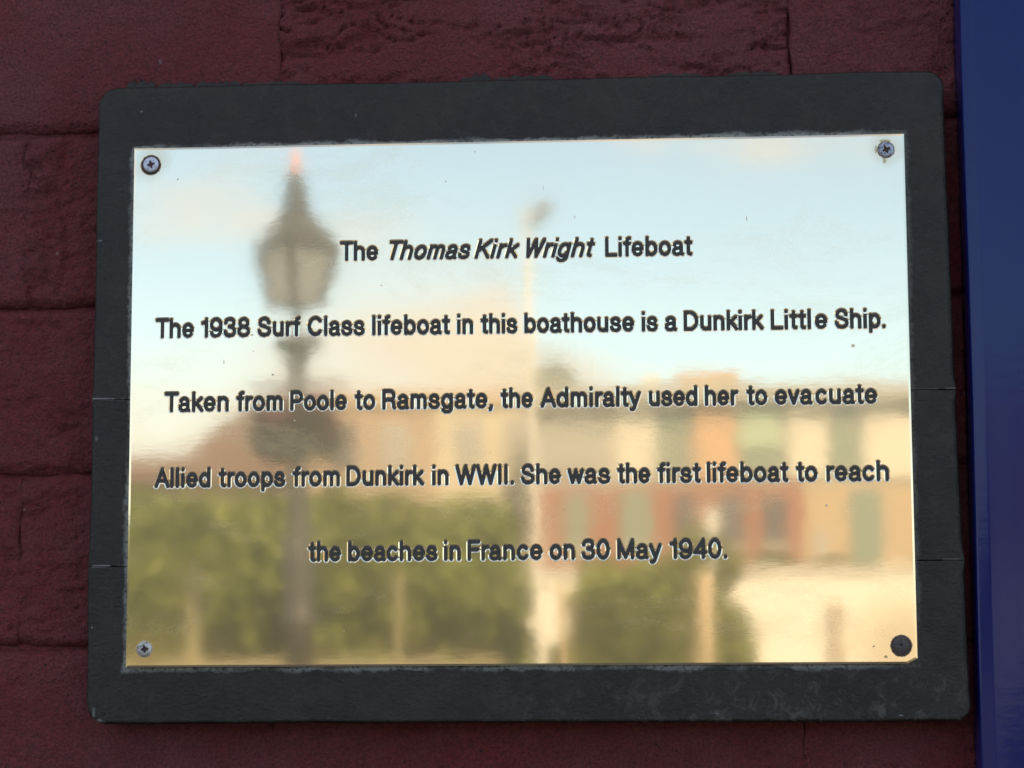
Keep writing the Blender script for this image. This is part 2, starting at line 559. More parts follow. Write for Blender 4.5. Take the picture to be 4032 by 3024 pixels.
# glyph: (left bearing, width, right bearing, strokes)
SB, RB, DB = .155, .125, .09
G = {
    'a': (RB, .44, .12, [arc(.21, .50, .185, .20, 165, 0) + [(.395, .12)] + spl([(.395, .12), (.41, .03), (.455, .0)]),
                         spl([(.395, .42), (.27, .375), (.09, .34), (.0, .24), (.0, .11), (.09, .005), (.2, 0), (.32, .045), (.39, .15)])]),
    'b': (SB, .46, RB, [[(0, 1), (0, 0)], arc(.23, .35, .23, .35, 0, 360)]),
    'c': (RB, .43, RB, [arc(.23, .35, .23, .35, 42, 318)]),
    'd': (RB, .46, SB, [[(.46, 1), (.46, 0)], arc(.23, .35, .23, .35, 0, 360)]),
    'e': (RB, .47, RB, [[(.01, .355), (.47, .355)] + arc(.235, .355, .235, .345, 0, 318)]),
    'f': (DB, .27, .07, [[(.13, 0), (.13, .84)] + arc(.25, .85, .12, .15, 180, 80), [(0, XH), (.26, XH)]]),
    'g': (RB, .46, SB, [arc(.23, .35, .23, .35, 0, 360), [(.46, XH), (.46, -.08)] + arc(.23, -.08, .23, .19, 0, -158)]),
    'h': (SB, .44, SB, [[(0, 1), (0, 0)], arc(.22, .46, .22, .24, 180, 0) + [(.44, 0)]]),
    'i': (SB, 0.0, SB, [[(0, .68), (0, 0)], [(0, .985), (0, 1.0)]]),
    'k': (SB, .44, .06, [[(0, 1), (0, 0)], [(.40, XH), (0, .27)], [(.15, .40), (.44, 0)]]),
    'l': (SB, 0.0, SB, [[(0, 1), (0, 0)]]),
    'm': (SB, .70, SB, [[(0, XH), (0, 0)], arc(.175, .50, .175, .20, 180, 0) + [(.35, 0)], arc(.525, .50, .175, .20, 180, 0) + [(.70, 0)]]),
    'n': (SB, .42, SB, [[(0, XH), (0, 0)], arc(.21, .46, .21, .24, 180, 0) + [(.42, 0)]]),
    'o': (RB, .48, RB, [arc(.24, .35, .24, .35, 0, 360)]),
    'p': (SB, .46, RB, [[(0, XH), (0, -.26)], arc(.23, .35, .23, .35, 0, 360)]),
    'r': (SB, .24, .05, [[(0, XH), (0, 0)], arc(.22, .42, .22, .27, 180, 92) + [(.24, .69)]]),
    's': (RB, .44, RB, [S_(.44, XH)]),
    't': (DB, .26, .09, [[(.13, .93), (.13, .13)] + arc(.25, .12, .12, .12, 180, 270), [(0, XH), (.26, XH)]]),
    'u': (SB, .42, SB, [[(0, XH), (0, .24)] + arc(.21, .24, .21, .24, 180, 360) + [(.42, XH)], [(.42, XH), (.42, 0)]]),
    'v': (DB, .42, DB, [[(0, XH), (.21, 0), (.42, XH)]]),
    'w': (DB, .66, DB, [[(0, XH), (.165, 0), (.33, XH), (.495, 0), (.66, XH)]]),
    'y': (DB, .46, DB, [[(0, XH), (.23, .02)], [(.46, XH), (.20, -.14)] + spl([(.20, -.14), (.13, -.25), (.03, -.25)])]),
    'T': (.07, .60, .05, [[(0, 1), (.60, 1)], [(.30, 1), (.30, 0)]]),
    'K': (SB, .58, .06, [[(0, 1), (0, 0)], [(.55, 1), (0, .36)], [(.20, .60), (.58, 0)]]),
    'W': (DB, .86, DB, [[(0, 1), (.215, 0), (.43, 1), (.645, 0), (.86, 1)]]),
    'L': (SB, .48, .08, [[(0, 1), (0, 0), (.48, 0)]]),
    'S': (RB, .58, RB, [S_(.58, 1.0)]),
    'C': (RB, .64, RB, [arc(.34, .5, .34, .5, 40, 320)]),
    'D': (SB, .64, RB, [[(0, 0), (0, 1), (.26, 1)] + arc(.26, .5, .36, .5, 90, -90) + [(0, 0)]]),
    'P': (SB, .56, .10, [[(0, 0), (0, 1), (.32, 1)] + arc(.32, .73, .22, .27, 90, -90) + [(0, .46)]]),
    'R': (SB, .58, .12, [[(0, 0), (0, 1), (.32, 1)] + arc(.32, .74, .22, .26, 90, -90) + [(0, .48)], spl([(.34, .48), (.49, .41), (.53, .22), (.54, .08), (.58, 0)])]),
    'A': (.07, .66, .07, [[(0, 0), (.33, 1), (.66, 0)], [(.10, .32), (.56, .32)]]),
    'F': (SB, .48, .08, [[(0, 0), (0, 1), (.48, 1)], [(0, .54), (.42, .54)]]),
    'M': (SB, .68, SB, [[(0, 0), (0, 1), (.34, .03), (.68, 1), (.68, 0)]]),
    'I': (SB, 0.0, SB, [[(0, 1), (0, 0)]]),
    '0': (RB, .50, RB, [arc(.25, .5, .25, .5, 0, 360)]),
    '1': (.14, .20, SB, [[(.20, 0), (.20, 1)], spl([(.20, 1), (.15, .87), (.0, .78)])]),
    '3': (RB, .50, RB, [spl([(.02, .78), (.08, .94), (.25, 1), (.42, .94), (.46, .76), (.40, .60), (.22, .545)]), spl([(.22, .545), (.42, .48), (.50, .29), (.44, .07), (.25, 0), (.07, .06), (0, .24)])]),
    '4': (.09, .54, .09, [[(.42, 0), (.42, 1), (0, .28), (.54, .28)]]),
    '8': (RB, .52, RB, [arc(.26, .76, .21, .24, 0, 360), arc(.26, .26, .26, .265, 0, 360)]),
    '9': (RB, .50, RB, [arc(.25, .68, .25, .32, 0, 360), [(.50, .68)] + spl([(.50, .68), (.50, .40), (.44, .12), (.26, 0), (.09, .04), (.01, .20)])]),
    '.': (SB, 0.0, .08, [[(0, 0), (0, .015)]]),
    ',': (SB, 0.0, .08, [[(.02, .0), (-.03, -.17)], [(0.02, 0), (.02, .02)]]),
}
HW = 0.104                    # half stroke width, in cap heights
CAP = 0.00745                 # cap height between stroke centres, metres
BEV = 0.072                   # width of the bright cut edge


def sdf(strokes, X, Z):
    d = np.full(X.shape, 9.0)
    for st in strokes:
        for (ax, az_), (bx, bz) in zip(st[:-1], st[1:]):
            ex, ez = bx - ax, bz - az_
            L = ex * ex + ez * ez
            t = np.clip(((X - ax) * ex + (Z - az_) * ez) / (L if L > 1e-12 else 1), 0, 1)
            d = np.minimum(d, np.hypot(X - ax - t * ex, Z - az_ - t * ez))
    return d


def contours(F, x0, z0, h, lev):
    """closed iso-lines of a grid (marching squares)"""
    A = F - lev
    A = np.where(np.abs(A) < 1e-6, 1e-6, A)
    S = A > 0
    nx, nz = F.shape
    nxt = {}

    def px(i, j):
        t = A[i, j] / (A[i, j] - A[i + 1, j])
        return (x0 + (i + t) * h, z0 + j * h)

    def pz(i, j):
        t = A[i, j] / (A[i, j] - A[i, j + 1])
        return (x0 + i * h, z0 + (j + t) * h)
    cell = S[:-1, :-1] * 1 + S[1:, :-1] * 2 + S[1:, 1:] * 4 + S[:-1, 1:] * 8
    T = {1: [(3, 0)], 2: [(0, 1)], 3: [(3, 1)], 4: [(1, 2)], 5: [(3, 2), (1, 0)], 6: [(0, 2)], 7: [(3, 2)], 8: [(2, 3)], 9: [(2, 0)], 10: [(0, 3), (2, 1)], 11: [(2, 1)], 12: [(1, 3)], 13: [(1, 0)], 14: [(0, 3)]}
    P = {}
    for i, j in np.argwhere((cell > 0) & (cell < 15)):
        k = {0: ('x', i, j), 1: ('z', i + 1, j), 2: ('x', i, j + 1), 3: ('z', i, j)}
        for a, b in T[int(cell[i, j])]:
            nxt[k[a]] = k[b]
    for k in nxt:
        P[k] = px(k[1], k[2]) if k[0] == 'x' else pz(k[1], k[2])
    loops = []
    while nxt:
        s, _ = next(iter(nxt.items()))
        lp, k = [], s
        while k in nxt:
            lp.append(P.get(k) or (px(k[1], k[2]) if k[0] == 'x' else pz(k[1], k[2])))
            k = nxt.pop(k)
        if k == s and len(lp) > 5:
            # drop nearly coincident points
            q = [lp[0]]
            for p in lp[1:]:
                if math.hypot(p[0] - q[-1][0], p[1] - q[-1][1]) > 0.3 * h:
                    q.append(p)
            if math.hypot(q[0][0] - q[-1][0], q[0][1] - q[-1][1]) < 0.3 * h:
                q.pop()
            loops.append(q)
    return loops


def fill(loops, keep):
    """constrained triangulation of loops; keep(cx, cz) decides which triangles stay"""
    V, E = [], []
    for lp in loops:
        b = len(V)
        V += [Vector(p) for p in lp]
        E += [(b + i, b + (i + 1) % len(lp)) for i in range(len(lp))]
    vo, eo, fo, ov, oe, of = delaunay_2d_cdt(V, E, [], 0, 1e-9)
    vo = np.array([tuple(v) for v in vo])
    fo = np.array([f for f in fo if len(f) == 3])
    ce = vo[fo].mean(1)
    return vo, fo[keep(ce[:, 0], ce[:, 1])], ov


LINES = [
    (0.06326, [('The', -78.8, -61.5), ('*Thomas', -56.4, -20.1), ('*Kirk', -18.4, 1.8), ('*Wright', 4.7, 35.4), ('Lifeboat', 39.8, 78.5)]),
    (0.02954, [('The', -161.6, -144.2), ('1938', -141.0, -118.8), ('Surf', -115.5, -96.1), ('Class', -93.0, -67.4), ('lifeboat', -64.1, -29.3), ('in', -26.2, -19.0), ('this', -15.7, 0.6),
               ('boathouse', 3.7, 52.3), ('is', 55.6, 62.7), ('a', 65.8, 71.2), ('Dunkirk', 74.1, 109.2), ('Littl e', 112.3, 137.1), ('Ship.', 140.3, 162.4)]),
    (-0.00380, [('Taken', -157.1, -128.1), ('from', -124.8, -103.9), ('Poole', -100.6, -75.2), ('to', -71.8, -62.6), ('Ramsgate,', -59.5, -10.3), ('the', -7.0, 7.4), ('Admiralty', 10.7, 54.9),
                ('used', 58.4, 79.7), ('her', 82.9, 97.6), ('to', 101.1, 110.2), ('eva cuate', 113.4, 158.0)]),
    (-0.03762, [('Allied', -161.0, -135.9), ('troops', -132.4, -102.5), ('from', -99.4, -78.2), ('Dunkirk', -75.3, -40.8), ('in', -37.3, -30.0), ('WWII.', -27.0, -1.2), ('She', 1.9, 19.4),
                ('was', 22.4, 41.1), ('the', 44.1, 58.6), ('first', 61.6, 80.7), ('lifeboat', 83.3, 118.8), ('to', 122.0, 131.3), ('reach', 135.2, 162.2)]),
    (-0.07080, [('the', -92.1, -77.5), ('beaches', -74.4, -34.9), ('in', -32.1, -24.7), ('France', -21.7, 11.2), ('on', 14.3, 25.3), ('30', 28.3, 40.6), ('May', 43.8, 63.2), ('1940.', 66.6, 91.6)]),
]

PLZ = 1.70                    # height of the plaque's centre
PW, PH = 0.345, 0.2330
plaque = empty('brass_plaque', (0, 0, PLZ))
tag(plaque, 'polished brass plaque with black engraved text about a lifeboat, screwed to the black board', 'plaque')

H = 0.03
all_loops, words = [], []
letter_jobs = []
for base, ws in LINES:
    zb = base + HW * CAP
    for wd, xa, xb in ws:
        ital = wd.startswith('*')
        wd = wd.lstrip('*')
        xa, xb = xa / 1000, xb / 1000
        # natural positions of the letters
        pen, pos = 0.0, []
        for ch in wd:
            if ch == ' ':
                pen += 0.10
                continue
            lb, gw, rb, st = G[ch]
            pen += lb
            pos.append((ch, pen))
            pen += gw + rb

        def shaped(ch, xo, fx):
            out = []
            for s in G[ch][3]:
                q = []
                for (px_, pz_) in s:
                    q.append(((xo + px_) * fx + (0.28 * pz_ if ital else 0), pz_))
                out.append(q)
            return out
        fx = 1.0
        for _ in range(4):
            allp = [p for ch, xo in pos for s in shaped(ch, xo, fx) for p in s]
            x0 = min(p[0] for p in allp)
            x1 = max(p[0] for p in allp)
            ink = (x1 - x0 + 2 * HW) * CAP
            sh = 0.2 if ital else 0
            fx *= ((xb - xa) / CAP - 2 * HW - sh) / (x1 - x0 - sh)
        allp = [p for ch, xo in pos for s in shaped(ch, xo, fx) for p in s]
        x0 = min(p[0] for p in allp)
        ox = xa + HW * CAP - x0 * CAP
        strokes = []
        for ch, xo in pos:
            s = shaped(ch, xo, fx)
            strokes += s
            letter_jobs.append((ch, s, ox, zb))
        gx0, gx1 = min(p[0] for s in strokes for p in s) - .3, max(p[0] for s in strokes for p in s) + .3
        gz0, gz1 = -.62, 1.3
        X, Z = np.meshgrid(np.arange(gx0, gx1, H), np.arange(gz0, gz1, H), indexing='ij')
        F = sdf(strokes, X, Z)
        words.append((F, gx0, gz0, ox, zb))
        for lev, tagl in ((HW + BEV, 0), (HW, 1)):
            for lp in contours(F, gx0, gz0, H, lev):
                all_loops.append((tagl, [(ox + a * CAP, zb + b * CAP) for a, b in lp]))

# plate outline: the lower right corner is clipped off
hx, hz = PW / 2, PH / 2
CH = [(-hx, -hz), (hx - 0.0045, -hz), (hx, -hz + 0.0022), (hx, hz), (-hx, hz)]


def inset(pts, d):
    n = len(pts)
    out = []
    for i in range(n):
        p0, p1, p2 = (Vector(pts[(i + k) % n]) for k in (-1, 0, 1))
        a, b = (p1 - p0).normalized(), (p2 - p1).normalized()
        na, nb = Vector((-a.y, a.x)), Vector((-b.y, b.x))
        m = (na + nb) / (1 + na.dot(nb))
        out.append(tuple(p1 + m * d))
    return out


rim = inset(CH, 0.00090)
loops = [rim] + [lp for t_, lp in all_loops]
lev_of = [0] * len(rim)
for t_, lp in all_loops:
    lev_of += [t_] * len(lp)


def word_d(cx, cz):
    """engraving distance (in cap heights) at plate positions"""
    d = np.full(cx.shape, 9.0)
    for F, gx0, gz0, ox, zb in words:
        u = (cx - ox) / CAP
        v = (cz - zb) / CAP
        i, j = (u - gx0) / H, (v - gz0) / H
        ok = (i >= 0) & (j >= 0) & (i < F.shape[0] - 1.001) & (j < F.shape[1] - 1.001)
        if not ok.any():
            continue
        ii, jj = i[ok].astype(int), j[ok].astype(int)
        fi, fj = i[ok] - ii, j[ok] - jj
        val = F[ii, jj] * (1 - fi) * (1 - fj) + F[ii + 1, jj] * fi * (1 - fj) + F[ii, jj + 1] * (1 - fi) * fj + F[ii + 1, jj + 1] * fi * fj
        d[ok] = np.minimum(d[ok], val)
    return d


def in_rim(cx, cz):
    return (np.abs(cx) <= hx) & (np.abs(cz) <= hz)


vo, fo, ov = fill(loops, lambda cx, cz: in_rim(cx, cz) & (word_d(cx, cz) > HW - 0.004))
GD = 0.00013                                  # depth of the cut
depth = np.zeros(len(vo))
for k, src in enumerate(ov):
    if src:
        depth[k] = GD * lev_of[src[0]]
verts = [(v[0], depth[k], v[1]) for k, v in enumerate(vo)]
faces = [tuple(f) for f in fo]
# bevelled rim and edge of the sheet
b = len(verts)
nr = len(CH)
verts += [(p[0], 0.0, p[1]) for p in rim] + [(p[0], 0.00019, p[1]) for p in CH] + [(p[0], 0.0020, p[1]) for p in CH]
for r in (0, 1):
    for i in range(nr):
        j = (i + 1) % nr
        faces.append((b + r * nr + i, b + r * nr + j, b + (r + 1) * nr + j, b + (r + 1) * nr + i))
# all faces of the front must look towards -y
fixed = []
for f in faces:
    p = [Vector(verts[i]) for i in f[:3]]
    nrm = (p[1] - p[0]).cross(p[2] - p[0])
    c = sum(p, Vector()) / 3
    want = Vector((0, -1, 0)) if abs(nrm.y) > abs(nrm.x) + abs(nrm.z) or max(q.y for q in p) < 0.0019 else Vector((c.x, 0, c.z))
    fixed.append(f if nrm.dot(want) > 0 else tuple(reversed(f)))
plate = mesh('plate', verts, fixed, M_BRASS, plaque)

# the black filling of every engraved letter, one part each
cache = {}
for n_, (ch, strokes, ox, zb) in enumerate(letter_jobs):
    cx0 = min(p[0] for s in strokes for p in s)
    key = (ch, tuple(round(p[0] - cx0, 3) for s in strokes for p in s))
    if key not in cache:
        st = [[(p[0] - cx0, p[1]) for p in s] for s in strokes]
        gx1 = max(p[0] for s in st for p in s) + .25
        zs = [p[1] for s in st for p in s]
        X, Z = np.meshgrid(np.arange(-.25, gx1, H), np.arange(min(zs) - .25, max(zs) + .25, H), indexing='ij')
        F = sdf(st, X, Z)
        gz0 = min(zs) - .25
        lps = contours(F, -.25, gz0, H, HW + 0.012)

        def keep(cx, cz, st=st):
            return sdf(st, cx, cz) < HW + 0.012
        v2, f2, _ = fill(lps, keep)
        me = bpy.data.meshes.new('letter')
        vv = [(v[0] * CAP, 0.0, v[1] * CAP) for v in v2]
        ff = []
        for f in f2:
            p = [Vector(vv[i]) for i in f]
            ff.append(tuple(int(i) for i in f) if (p[1] - p[0]).cross(p[2] - p[0]).y < 0 else tuple(int(i) for i in reversed(f)))
        me.from_pydata(vv, [], ff)
        me.materials.append(M_INFILL)
        cache[key] = me
    o = bpy.data.objects.new('letter', cache[key])
    col.objects.link(o)
    o.parent = plate
    o.location = (ox + cx0 * CAP, GD - 0.00001 - 0.000004 * (n_ % 3), zb)


# ------------------------------------------------------------------ screws
def mat_screw(name, base, rust, amount, metal=0.85):
    n = NT(name)
    r = n.range(n.noise(900, 4, 0.7), 0.62 - amount, 0.72 - amount)
    c = n.mix(n.noise(600, 3), tuple(0.75 * v for v in base), base)
    n.set(Base_Color=n.mix(r, c, rust), Metallic=n.math('MULTIPLY_ADD', r, -metal, metal), Roughness=n.mixf(r, 0.38, 0.8),
          Normal=n.bump(n.noise(1500, 4, 0.7), 0.0002, 0.8))
    return n.m


def screw(cx, cz, R, spin, m, m_dark, arm, thin, dome, label, blocked=False):
    a = [[(-arm * 1, 0), (arm, 0)], [(0, -arm), (0, arm)]]
    t = thin
    fine_ = [[(-t * .707, -t * .707), (t * .707, t * .707)], [(-t * .707, t * .707), (t * .707, -t * .707)]]
    h = 0.05
    X, Z = np.meshgrid(np.arange(-4, 4, h), np.arange(-4, 4, h), indexing='ij')
    cs, sn = math.cos(spin), math.sin(spin)
    rot = lambda S: [[(p[0] * cs - p[1] * sn, p[0] * sn + p[1] * cs) for p in s] for s in S]
    F = np.minimum(sdf(rot(a), X, Z) - (0.50 if not blocked else 0.25), sdf(rot(fine_), X, Z) - (0.13 if not blocked else -0.5))
    F = np.minimum(F, np.hypot(X, Z) - (1.05 if not blocked else 0.4))
    F = F + 0.10 * (fbm(X * 2.2 + 9, Z * 2.2, int(cx * 1e4) & 63) - 0.5)
    L0 = contours(F, -4, -4, h, 0.0)
    L1 = contours(F, -4, -4, h, -0.12)
    rings = [[(rr * math.cos(2 * PI * k / 40), rr * math.sin(2 * PI * k / 40)) for k in range(40)] for rr in (R * .5 if R * .5 > 2.0 else 2.0, R * .82, R)]
    V = rings + L0 + L1
    levs = [0] * 120 + [1] * sum(map(len, L0)) + [2] * sum(map(len, L1))
    vo, fo, ov = fill(V, lambda x_, z_: np.hypot(x_, z_) < R * 0.999)
    vs = []
    rgn = np.random.default_rng(int(abs(cx * 1e5)))
    for k, v in enumerate(vo):
        r = math.hypot(*v)
        y = -dome * (1 - (r / R) ** 2) - 0.15
        if r > R * .9:
            y += 0.12
        lv = levs[ov[k][0]] if ov[k] else 0
        if lv == 2:
            y += 0.9
        if lv == 1:
            y += 0.05
        vs.append((v[0] / 1000, y / 1000, v[1] / 1000))
    b_ = len(vs)
    vs += [(R * math.cos(2 * PI * k / 40) / 1000, .0004, R * math.sin(2 * PI * k / 40) / 1000) for k in range(40)]
    vs += [(R * math.cos(2 * PI * k / 40) / 1000, -.00003, R * math.sin(2 * PI * k / 40) / 1000) for k in range(40)]
    fs = [tuple(f) for f in fo] + [(b_ + k, b_ + (k + 1) % 40, b_ + 40 + (k + 1) % 40, b_ + 40 + k) for k in range(40)]
    idx = []
    out = []
    for f in fs:
        p = [Vector(vs[i]) for i in f[:3]]
        nn = (p[1] - p[0]).cross(p[2] - p[0])
        out.append(f if (nn.y < 0 or len(f) == 4) else tuple(reversed(f)))
        idx.append(1 if len(f) == 3 and sum(1 for i in f if i < len(ov) and ov[i] and levs[ov[i][0]] == 2) >= 2 else 0)
    o = mesh('screw', vs, out, [m, m_dark], plaque, (cx, 0, cz), idx=idx)
    o['label'] = label
    return o


M_DARK = simple('recess_dark', (0.05, 0.048, 0.035), 0.8, var=0.4, scale=900)  # darker material for the floor of the screw recess
M_RUST = simple('rust', (0.15, 0.125, 0.115), 0.5, var=0.65, scale=600, bump=0.0022, bscale=1500)
screw(*SCREWS[0], 3.45, 0.25, mat_screw('zinc_plating', (0.62, 0.64, 0.71), (0.16, 0.12, 0.11), 0.0, 0.9), M_DARK, 1.35, 2.8, 0.25, 'bright cross-head screw ringed with brown rust')
screw(*SCREWS[1], 3.45, 0.42, mat_screw('dull_zinc', (0.45, 0.48, 0.56), (0.13, 0.11, 0.115), 0.12, 0.85), M_DARK, 1.35, 2.2, 0.35, 'dull grey cross-head screw with pale verdigris below it')
screw(*SCREWS[2], 3.30, 0.15, mat_screw('worn_zinc', (0.70, 0.66, 0.62), (0.16, 0.13, 0.11), 0.12, 0.8), M_DARK, 1.3, 2.9, 0.45, 'scuffed pale cross-head screw standing proud')
screw(*SCREWS[3], 3.60, 0.3, M_RUST, M_RUST, 0.5, 0.3, 0.75, 'dark rusted screw head with its slot clogged', True)

# ------------------------------------------------------------------ backing board of three planks
board = empty('backing_board', (0, 0, PLZ))
tag(board, 'black painted wooden board with rounded corners behind the brass plaque', 'board')


def slab(name, pts, bev, y0, y1, m, parent, seed=0):
    """outline pts (x,z) counter-clockwise with per-point bevel width, front at y0"""
    n = len(pts)
    out = []
    for i in range(n):
        p0, p1, p2 = (Vector(pts[(i + k) % n]) for k in (-1, 0, 1))
        a, b_ = (p1 - p0).normalized(), (p2 - p1).normalized()
        na, nb = Vector((-a.y, a.x)), Vector((-b_.y, b_.x))
        mm = (na + nb) / max(0.4, (1 + na.dot(nb)))
        out.append(mm)
    V = []
    K = 4
    for k in range(K + 1):                       # quarter-round arris
        t = k / K * PI / 2
        for i in range(n):
            q = Vector(pts[i]) + out[i] * bev[i] * (1 - math.sin(t))
            V.append((q.x, y0 + min(bev[i], 0.003) * (1 - math.cos(t)), q.y))
    V += [(p[0], y1, p[1]) for p in pts]
    Fs = [tuple(range(n))]
    for k in range(K + 1):
        for i in range(n):
            j = (i + 1) % n
            Fs.append((k * n + i, (k + 1) * n + i, (k + 1) * n + j, k * n + j))
    Fs.append(tuple(reversed(range((K + 1) * n, (K + 2) * n))))
    return mesh(name, V, Fs, m, parent)


def wob(x, s):
    return (fbm(np.array([x * 0.03]), np.array([s * 7.3]), 5, 3)[0] - 0.5) * 0.9


def board_outline(z0, z1, r_bl, r_br, r_tr, r_tl, xl, xr, xl1, xr1):
    """millimetres; x edges go from xl,xr at z0 to xl1,xr1 at z1"""
    P, B = [], []
    big, small = 1.6, 0.25

    def seg(ax, az_, bx, bz, bv, s):
        L = math.hypot(bx - ax, bz - az_)
        k = max(2, int(L / 6))
        for i in range(1, k):
            t = i / k
            x, z = ax + (bx - ax) * t, az_ + (bz - az_) * t
            o_ = wob(x + z, s) if bv > 1 else 0
            P.append((x if ax != bx and abs(ax - bx) > 20 else x + o_, z + (o_ if abs(ax - bx) > 20 else 0)))
            B.append(bv)

    def corner(cx, cz, r, a0, bv):
        if r <= 0:
            P.append((cx, cz))
            B.append(small)
            return
        for k in range(8):
            a = math.radians(a0 + 90 * k / 7)
            P.append((cx + r * math.cos(a), cz + r * math.sin(a)))
            B.append(bv)
    bot = big if r_bl or r_br else small
    top = big if r_tl or r_tr else small
    corner(xl + r_bl, z0 + r_bl, r_bl, 180, big)
    seg(xl + r_bl, z0, xr - r_br, z0, bot, 1)
    corner(xr - r_br, z0 + r_br, r_br, 270, big)
    seg(xr, z0 + r_br, xr1, z1 - r_tr, 3.2, 2)
    corner(xr1 - r_tr, z1 - r_tr, r_tr, 0, big)
    seg(xr1 - r_tr, z1, xl1 + r_tl, z1, top, 3)
    corner(xl1 + r_tl, z1 - r_tl, r_tl, 90, big)
    seg(xl1, z1 - r_tl, xl, z0 + r_bl, big, 4)
    return [(p[0] / 1000, p[1] / 1000) for p in P], [v / 1000 for v in B]


for args, yo in (((-141.2, -72.25, 9, 7, 0, 0, -190.4, 195.0, -190.8, 194.0), 0.0),
                 ((-71.95, 2.25, 0, 0, 0, 0, -190.7, 194.0, -190.2, 192.4), 0.00015),
                 ((2.55, 145.6, 0, 0, 8, 9, -190.2, 192.4, -190.1, 190.9), -0.0001)):
    P, B = board_outline(*args)
    slab('plank', P, B, 0.0021 + yo, 0.0215, M_BOARD, board)

# ------------------------------------------------------------------ boathouse: wall of painted bricks, roof
house = empty('boathouse', (0, 0.3, 0))
tag(house, 'maroon painted brick boathouse wall behind the black board', 'building')
wallm = MB()
Y0 = -0.3
wallm.box(-7.0, 2.6, 0.0262 + Y0, 0.33 + Y0, 0.0, 4.3)
wallm.box(-7.0, -6.7, 0.331 + Y0, 6.0 + Y0, 0.0, 4.3)
wallm.box(2.3, 2.6, 0.331 + Y0, 6.0 + Y0, 0.0, 4.3)
wall = wallm.build('wall', M_BRICK, house)
rf = MB()
rf.prism([(-7.3, 4.3), (2.9, 4.3), (2.9, 4.42), (-2.2, 6.4), (-7.3, 4.42)], -0.18 + Y0, 6.3 + Y0)
rf.build('roof', simple('roof_slate', (0.10, 0.10, 0.11), 0.6, scale=4), house)

ZJ = [129.2, 47.6, -29.0, -107.0]                # bed joints seen beside the board (mm from the plaque's centre)
beds = sorted([129.2 + 78.5 * k for k in range(1, 9)] + ZJ + [-107.0 - 78.5 * k for k in range(1, 9)])
FX = 0.1990                                       # left side of the blue door frame


def bed_wave(xw, zj):
    return (fbm(xw / 34.0 + zj * 1.7, xw * 0 + zj, 77, 4, 0.6) - 0.5) * 3.4


def perp_wave(zw, xj):
    return (fbm(zw / 22.0 + xj * 1.3, zw * 0 + xj, 91, 4, 0.6) - 0.5) * 4.5


